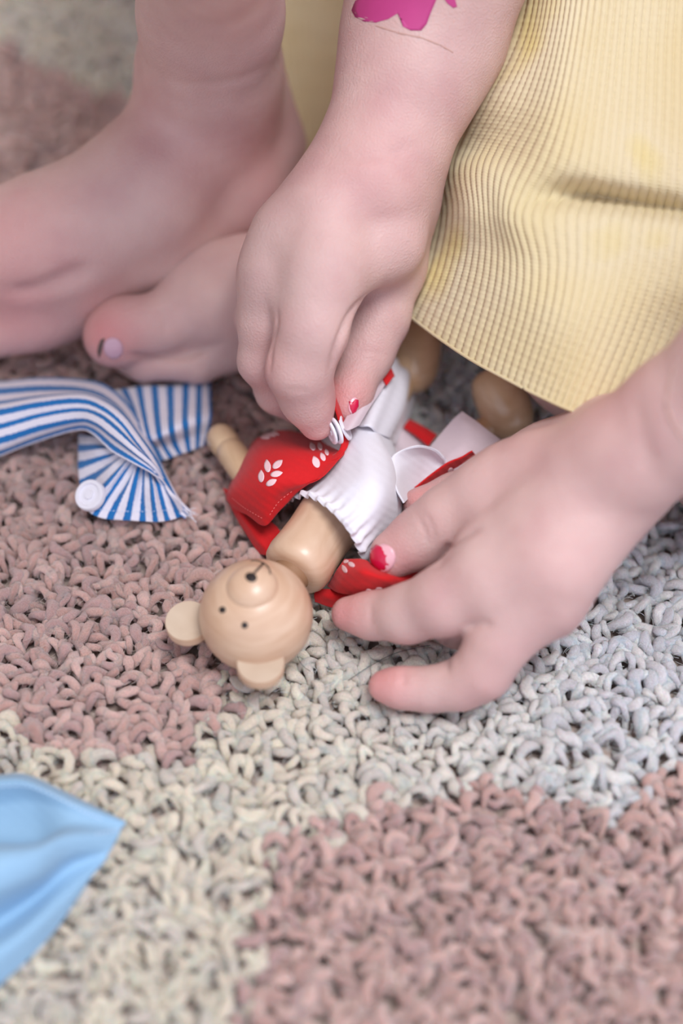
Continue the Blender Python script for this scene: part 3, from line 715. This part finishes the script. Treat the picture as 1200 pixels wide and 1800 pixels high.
sheet('bloomer_leg', [
    [(590, 752, 14), (608, 745, 24), (640, 748, 31), (672, 765, 25), (694, 782, 8)],
    [(612, 708, 12), (628, 703, 22), (660, 703, 29), (698, 722, 22), (714, 742, 5)],
    [(640, 668, 10), (655, 662, 20), (682, 664, 26), (710, 688, 20), (724, 712, 4)],
    [(662, 636, 8), (676, 628, 14), (694, 632, 20), (716, 657, 16), (728, 684, 4)],
    [(672, 640, 5), (684, 640, 9), (700, 645, 12), (712, 662, 10), (718, 684, 3)]],
    M['white'], suit, 90, 80, lambda u, v: w2(u, v)*.5+.5*np.sin(6.28*(4*u+.4*v)), .5)

# ---------------------------------------------------------------- red doll dress
dress = empty('doll_dress'); tag(dress, 'red cotton doll dress with white leaf print and pale lining, opened around the bear doll', 'doll clothes')
w3 = wr(21, 1.4, 1.6, 1.6)
sleeve = sheet('sleeve', [
    [(438, 800, 1), (440, 782, 5), (462, 763, 9), (502, 756, 10), (560, 772, 10), (606, 790, 10)],
    [(424, 812, 4), (430, 800, 14), (458, 786, 21), (505, 780, 24), (562, 792, 25), (607, 793, 26)],
    [(410, 838, 4), (418, 830, 14), (450, 820, 23), (500, 815, 28), (552, 822, 27), (588, 813, 28)],
    [(400, 866, 3), (406, 862, 12), (436, 856, 20), (482, 848, 27), (534, 850, 26), (562, 840, 27)],
    [(397, 878, 2), (404, 882, 8), (430, 884, 15), (468, 888, 20), (506, 868, 22), (532, 858, 23)],
    [(400, 884, 2), (410, 892, 5), (434, 905, 10), (465, 925, 13), (492, 896, 17), (518, 868, 20)]],
    M['red'], dress, 130, 120, lambda u, v: w3(u, v)*.7, .45, 'puffed red sleeve')
sheet('back_panel', [
    [(391, 858, 3), (412, 905, 2), (438, 948, 2), (455, 974, 1)],
    [(400, 862, 5), (425, 905, 6), (452, 945, 6), (472, 976, 4)],
    [(412, 870, 4), (442, 905, 5), (470, 935, 6), (486, 968, 5)],
    [(430, 880, 3), (460, 905, 4), (486, 925, 5), (500, 950, 5)]], M['red'], dress, 40, 40, None, .5)
lower = sheet('front_panel', [
    [(604, 982, 16), (618, 981, 20), (640, 984, 21), (670, 998, 19), (720, 985, 12), (790, 960, 10)],
    [(594, 998, 14), (612, 1000, 21), (640, 1005, 25), (680, 1016, 22), (730, 1010, 15), (790, 995, 12)],
    [(584, 1016, 9), (604, 1022, 16), (640, 1028, 20), (690, 1035, 16), (735, 1030, 10), (790, 1020, 8)],
    [(574, 1030, 5), (596, 1042, 10), (636, 1046, 13), (690, 1046, 10), (735, 1044, 6), (790, 1040, 5)]], M['red'], dress, 110, 60, wr(31, 1.1, 1.5, 1), .45)
sheet('skirt_fold', [
    [(556, 1035, 4), (590, 1035, 7), (640, 1038, 6), (700, 1040, 5)],
    [(552, 1046, 3), (585, 1050, 6), (640, 1052, 5), (700, 1052, 4)],
    [(553, 1058, 1.5), (590, 1070, 1.5), (640, 1066, 1.5), (700, 1062, 1.5)]], M['red'], dress, 60, 20, wr(5, .8, 2, 1), .45)
right_strip = sheet('side_panel', [
    [(729, 858, 17), (763, 831, 20), (788, 813, 22), (815, 804, 23), (831, 795, 24)],
    [(740, 866, 14), (770, 846, 15), (796, 830, 16), (822, 816, 18), (838, 803, 20)],
    [(756, 876, 10), (782, 862, 11), (810, 846, 12), (832, 830, 13), (846, 812, 14)]], M['red'], dress, 60, 24, wr(8, .5, 2, 1), .45)
# placket pinched between finger and thumb
placket = sheet('placket', [
    [(570, 664, 50), (574, 660, 44), (576, 664, 38)],
    [(579, 692, 44), (586, 690, 40), (588, 694, 35)],
    [(592, 724, 38), (600, 722, 35), (600, 726, 31)],
    [(600, 756, 33), (609, 752, 31), (606, 756, 28)],
    [(600, 784, 29), (612, 783, 28), (604, 786, 25)],
    [(584, 800, 27), (592, 806, 28), (596, 800, 24)],
    [(566, 800, 26), (570, 812, 26), (580, 806, 23)]], M['red'], dress, 16, 70, None, .5, 'edge-on red placket between finger and thumb')
def snap(cx, cy, h, nd, R=.0039, T=.0013, parent=None, name='snap_button'):
    c = P(cx, cy, h); return lathe(name, c-nd*T/2, c+nd*T/2, [(0, 0), (0, R*.85), (.25, R), (.8, R), (1, R*.93), (1, R*.74), (.72, R*.68), (.72, R*.3), (1, R*.26), (1, 0)], M['snap'], parent, 40)
snap(591, 757, 34, cdir(-.87, -.36, .26), .0040, .0011, dress)
snap(582, 759, 33, cdir(-.87, -.36, .24), .0038, .0010, dress)
snap(606, 751, 32, cdir(.90, .36, .22), .0040, .0011, dress)
# pale lining flaps
sheet('lining_strip', [[(598, 752, 34), (612, 756, 35), (630, 748, 33)], [(618, 715, 34), (632, 722, 35), (650, 716, 33)], [(640, 680, 32), (655, 688, 33), (672, 684, 31)], [(660, 642, 30), (672, 655, 31), (684, 664, 29)]],
      M['lining'], dress, 24, 50, wr(2, .5, 1, 1), .3, 'pale pink lining strip')
sheet('ribbon_end', [[(659, 645, 31), (668, 634, 31), (676, 625, 30)], [(669, 660, 31.5), (678, 650, 31.5), (686, 643, 30)], [(679, 677, 31), (687, 668, 31), (694, 661, 29)]], M['red'], dress, 16, 16, None, .5, 'small red band across the lining strip')
sheet('back_hem', [[(708, 752, 8), (713, 744, 9), (719, 736, 8)], [(730, 766, 9), (737, 757, 10), (744, 749, 9)], [(752, 784, 9), (760, 773, 10), (768, 764, 9)]], M['red'], dress, 14, 30, None, .5, 'red hem band behind the doll')
sheet('back_lining', [[(672, 785, 5), (690, 765, 7), (712, 748, 7)], [(690, 800, 5), (712, 785, 7), (734, 768, 7)], [(700, 815, 4), (730, 808, 6), (756, 784, 7)]], M['lining'], dress, 24, 24, None, .4)
sheet('lining_flap', [
    [(752, 786, 16), (780, 752, 19), (798, 733, 21), (812, 723, 22)],
    [(766, 800, 18), (796, 765, 21), (818, 745, 23), (835, 738, 23)],
    [(782, 815, 19), (810, 790, 22), (838, 768, 23), (857, 755, 23)],
    [(800, 830, 17), (828, 812, 20), (856, 795, 21), (880, 772, 21)]], M['lining'], dress, 50, 50, wr(14, 1.0, .8, .8), .4, 'pale lining flap standing up behind the hand')
sheet('curled_lining', [
    [(690, 836, 18), (700, 815, 20), (730, 800, 20), (758, 804, 18), (780, 820, 15)],
    [(681, 822, 24), (694, 798, 27), (731, 784, 28), (763, 790, 24), (785, 811, 19)],
    [(690, 838, 26), (708, 815, 24), (738, 802, 22), (766, 806, 19), (784, 818, 17)],
    [(698, 862, 26), (714, 846, 20), (738, 832, 17), (762, 826, 16), (780, 826, 16)],
    [(710, 884, 24), (722, 872, 17), (740, 858, 14), (760, 842, 14), (778, 832, 15)]], M['white'], dress, 90, 80, wr(17, .5, 1, 1), .5, 'white lining curled over in a rounded lip')
sb = bvh_of(sleeve); lb = bvh_of(lower); rb = bvh_of(right_strip)
leafs = [(470, 819, 6, 11.5, -8), (488, 816, 6, 11, 50), (459, 837, 5.5, 11, 0), (486, 833, 5.5, 11, 78), (477, 848, 5.5, 10.5, 62),
         (465, 768, 4, 11, 100), (474, 764, 3, 11, 108), (481, 761, 3, 11, 112), (549, 785, 5, 7.5, -25), (555, 812, 6.5, 11, -22), (562, 785, 4, 7, -20), (567, 803, 4.5, 8, -25), (574, 795, 3.5, 6, -20), (420, 800, 4, 7, 30)]
patches('leaf_print', sb, [ell(a, b_, c, d, e, 16, .6) for a, b_, c, d, e in leafs], M['print'], dress, .06, 3, 0, .05, 'white leaf sprig print on the sleeve')
patches('leaf_print', lb, [ell(*a, 14, .6) for a in [(592, 999, 4, 6, 20), (605, 1000, 4, 8, -30), (617, 992, 4, 7, -60), (608, 987, 3, 5, 70), (647, 1040, 7, 5, -20), (664, 1037, 8, 4.5, -25)]], M['print'], dress, .06, 3, 0, .05, 'white leaf print on the front panel')
patches('leaf_print', rb, [ell(791, 828, 4, 6.5, 25, 14)], M['print'], dress, .06, 3, 0, .05)
def stitches(bvh, pts, n, mt, parent, duty=.6, r=.00014):
    c = catmull(np.array([(x, y, 0.) for x, y in pts]), n*6); V = []; Fc = []
    for i in range(n):
        q = [hit(bvh, *c[i*6+k][:2])[0] for k in range(4)]; nn = hit(bvh, *c[i*6][:2])[1]
        if any(p is None for p in q): continue
        for k in range(3):
            a, b_ = q[k], q[k+1]; t = (b_-a)
            if t.length > .004 or t.length < 1e-7: continue
            t.normalize(); x = t.orthogonal().normalized(); y = t.cross(x); o_ = len(V)
            for p in (a, b_):
                for m_ in range(4): an = m_*1.5708; V.append(tuple(p+(x*math.cos(an)+y*math.sin(an))*r))
            for m_ in range(4): Fc.append((o_+m_, o_+(m_+1) % 4, o_+4+(m_+1) % 4, o_+4+m_))
    if V:
        o = link('stitching', npmesh('stitching', V, Fc), mt, parent); return o
stitches(sb, [(408, 876), (430, 893), (462, 912)], 14, M['thread_red'], dress)
stitches(sb, [(474, 905), (490, 882), (515, 862)], 9, M['thread_red'], dress)

# ---------------------------------------------------------------- blue striped doll garment
st = empty('striped_doll_shirt'); tag(st, 'blue and white striped doll shirt with a white snap, left of the doll', 'doll clothes')
S1 = cloth_mat('striped_strap', stripec(6.4, 1, .48, .15), weave=3400, bs=.4)
S2 = cloth_mat('striped_back', stripec(6.6, 0, .48, .55), weave=3400, bs=.4)
S3 = cloth_mat('striped_fan', stripec(11.5, 0, .48, .3), weave=3400, bs=.4)
topE = [(-90, 676, 4), (0, 671, 6), (70, 666, 9), (140, 669, 10), (185, 679, 11), (224, 710, 11), (259, 762, 10), (281, 801, 8), (296, 836, 5), (316, 876, 3), (334, 899, 2)]
midA = [(-90, 720, 12), (0, 708, 16), (70, 698, 19), (140, 694, 21), (180, 706, 22), (215, 732, 22), (248, 775, 19), (272, 808, 15), (290, 840, 10), (312, 880, 5), (332, 902, 3)]
midB = [(-90, 775, 10), (0, 755, 14), (70, 735, 17), (135, 724, 20), (172, 732, 22), (206, 758, 22), (240, 792, 20), (268, 820, 16), (288, 848, 10), (309, 886, 5), (330, 906, 3)]
botE = [(-90, 840, 3), (0, 804, 5), (63, 780, 8), (133, 759, 12), (160, 763, 15), (196, 793, 16), (236, 814, 17), (272, 834, 14), (291, 860, 9), (306, 890, 4), (328, 909, 2)]
w5 = wr(41, 1.0, .7, 2.4)
sheet('collar_strap', [topE, midA, midB, botE], S1, st, 260, 90, lambda u, v: w5(u, v)*.8+.7*np.sin(6.28*(2.6*v+.8*u)), .45)
sheet('back_panel', [
    [(200, 684, 5), (245, 680, 6), (290, 677, 6), (335, 673, 6), (370, 670, 5)],
    [(226, 716, 8), (252, 722, 9), (292, 716, 9), (334, 708, 8), (371, 704, 7)],
    [(240, 748, 12), (262, 768, 12), (294, 757, 13), (333, 742, 12), (372, 733, 9)],
    [(262, 780, 6), (274, 786, 6), (300, 780, 6), (335, 768, 6), (366, 762, 5)],
    [(268, 800, 3), (286, 809, 2), (312, 801, 2), (337, 792, 2), (361, 783, 2)]], S2, st, 120, 80, wr(6, .6, 2, 1), .45)
fan_out = [(137, 762, 3), (137, 800, 3), (138, 840, 4), (150, 890, 5), (172, 909, 4), (208, 914, 3), (245, 916, 3), (275, 918, 3), (302, 914, 2), (328, 906, 2)]
fan_in = [(200, 775, 12), (206, 790, 12), (216, 800, 13), (226, 806, 14), (234, 812, 14), (242, 815, 14), (252, 818, 13), (262, 823, 12), (274, 830, 11), (284, 838, 9)]
fan_mid = [((a[0]*.5+b_[0]*.5), (a[1]*.5+b_[1]*.5), 8+((i % 2)*2)) for i, (a, b_) in enumerate(zip(fan_out, fan_in))]
fan = sheet('front_panel', [fan_in, fan_mid, fan_out], S3, st, 240, 60, lambda u, v: .45*np.sin(6.28*11.5*u+1)*(1-v)+wr(9, .8, 3, 1)(u, v), .45)
snap(159, 871, 8.5, cdir(-.35, .25, .9), .0048, .0024, st)
fb = bvh_of(fan); stitches(fb, [(160, 893), (200, 898), (260, 899), (300, 896)], 22, M['thread'], st)
fr = []
for k in range(9):
    a = P(326+rng.uniform(-6, 6), 902+rng.uniform(-6, 6), 3); b_ = a+Vector((rng.uniform(.0005, .0035), rng.uniform(-.0035, .001), rng.uniform(-.001, .001)))
    tube('loose_thread', [a, (a+b_)/2+Vector((0, 0, .0006)), b_], .00012, M['snap'], st)

# ---------------------------------------------------------------- plain blue garment, lower left
bl = empty('blue_doll_garment'); tag(bl, 'folded plain sky blue doll garment with a stitched hem at the lower left', 'doll clothes')
blue = sheet('fabric', [
    [(-200, 1372, 1), (-60, 1364, 3), (0, 1361, 5), (50, 1361, 6), (135, 1401, 5), (219, 1443, 2)],
    [(-200, 1385, 6), (-60, 1378, 10), (0, 1374, 12), (50, 1376, 13), (133, 1412, 10), (221, 1446, 4)],
    [(-200, 1430, 3), (-60, 1425, 4), (0, 1420, 5), (55, 1414, 7), (125, 1430, 9), (220, 1449, 4)],
    [(-200, 1480, 4), (-60, 1482, 4), (0, 1480, 4), (65, 1477, 5), (122, 1452, 9), (214, 1456, 4)],
    [(-200, 1510, 17), (-60, 1500, 21), (0, 1492, 22), (62, 1487, 19), (120, 1470, 14), (208, 1470, 4)],
    [(-200, 1590, 14), (-60, 1575, 18), (0, 1560, 19), (65, 1535, 16), (120, 1500, 11), (200, 1484, 3.5)],
    [(-200, 1680, 4), (-60, 1645, 4), (0, 1618, 4), (65, 1575, 4), (122, 1527, 4), (190, 1502, 3)],
    [(-200, 1740, 11), (-60, 1700, 11), (0, 1668, 10), (62, 1622, 9), (116, 1575, 6), (180, 1520, 3)],
    [(-200, 1900, 1), (-60, 1800, 1), (0, 1734, 1.5), (55, 1683, 1.5), (108, 1620, 1.5), (165, 1540, 1.5)]], M['blue'], bl, 150, 220, wr(51, .5, 3, 3), .5)
bb = bvh_of(blue)
stitches(bb, [(-20, 1384), (46, 1382), (100, 1402), (150, 1428), (180, 1440)], 24, M['thread'], bl, r=.00024)
stitches(bb, [(168, 1466), (190, 1462), (210, 1458)], 6, M['thread'], bl, r=.00024)

# ---------------------------------------------------------------- a stray hair on the rug
M['hair'] = plain('dark_hair', rgb(50, 42, 44), .5)
def hair(pts, r):
    c = catmull(np.array([tuple(P(*p)) for p in pts]), 40); return tube('hair_strand', c, r, M['hair'], None, 4)
tag(hair([(612, 1196, 1), (648, 1172, 2), (690, 1150, 3), (735, 1138, 2.5), (756, 1134, 2)], .00008), 'single dark hair lying on the cream pile beside the little finger', 'hair')
tag(hair([(522, 1140, 2), (524, 1158, 2.5), (534, 1172, 2), (545, 1180, 1)], .00008), 'short curled dark hair on the cream pile right of the bear head', 'hair')
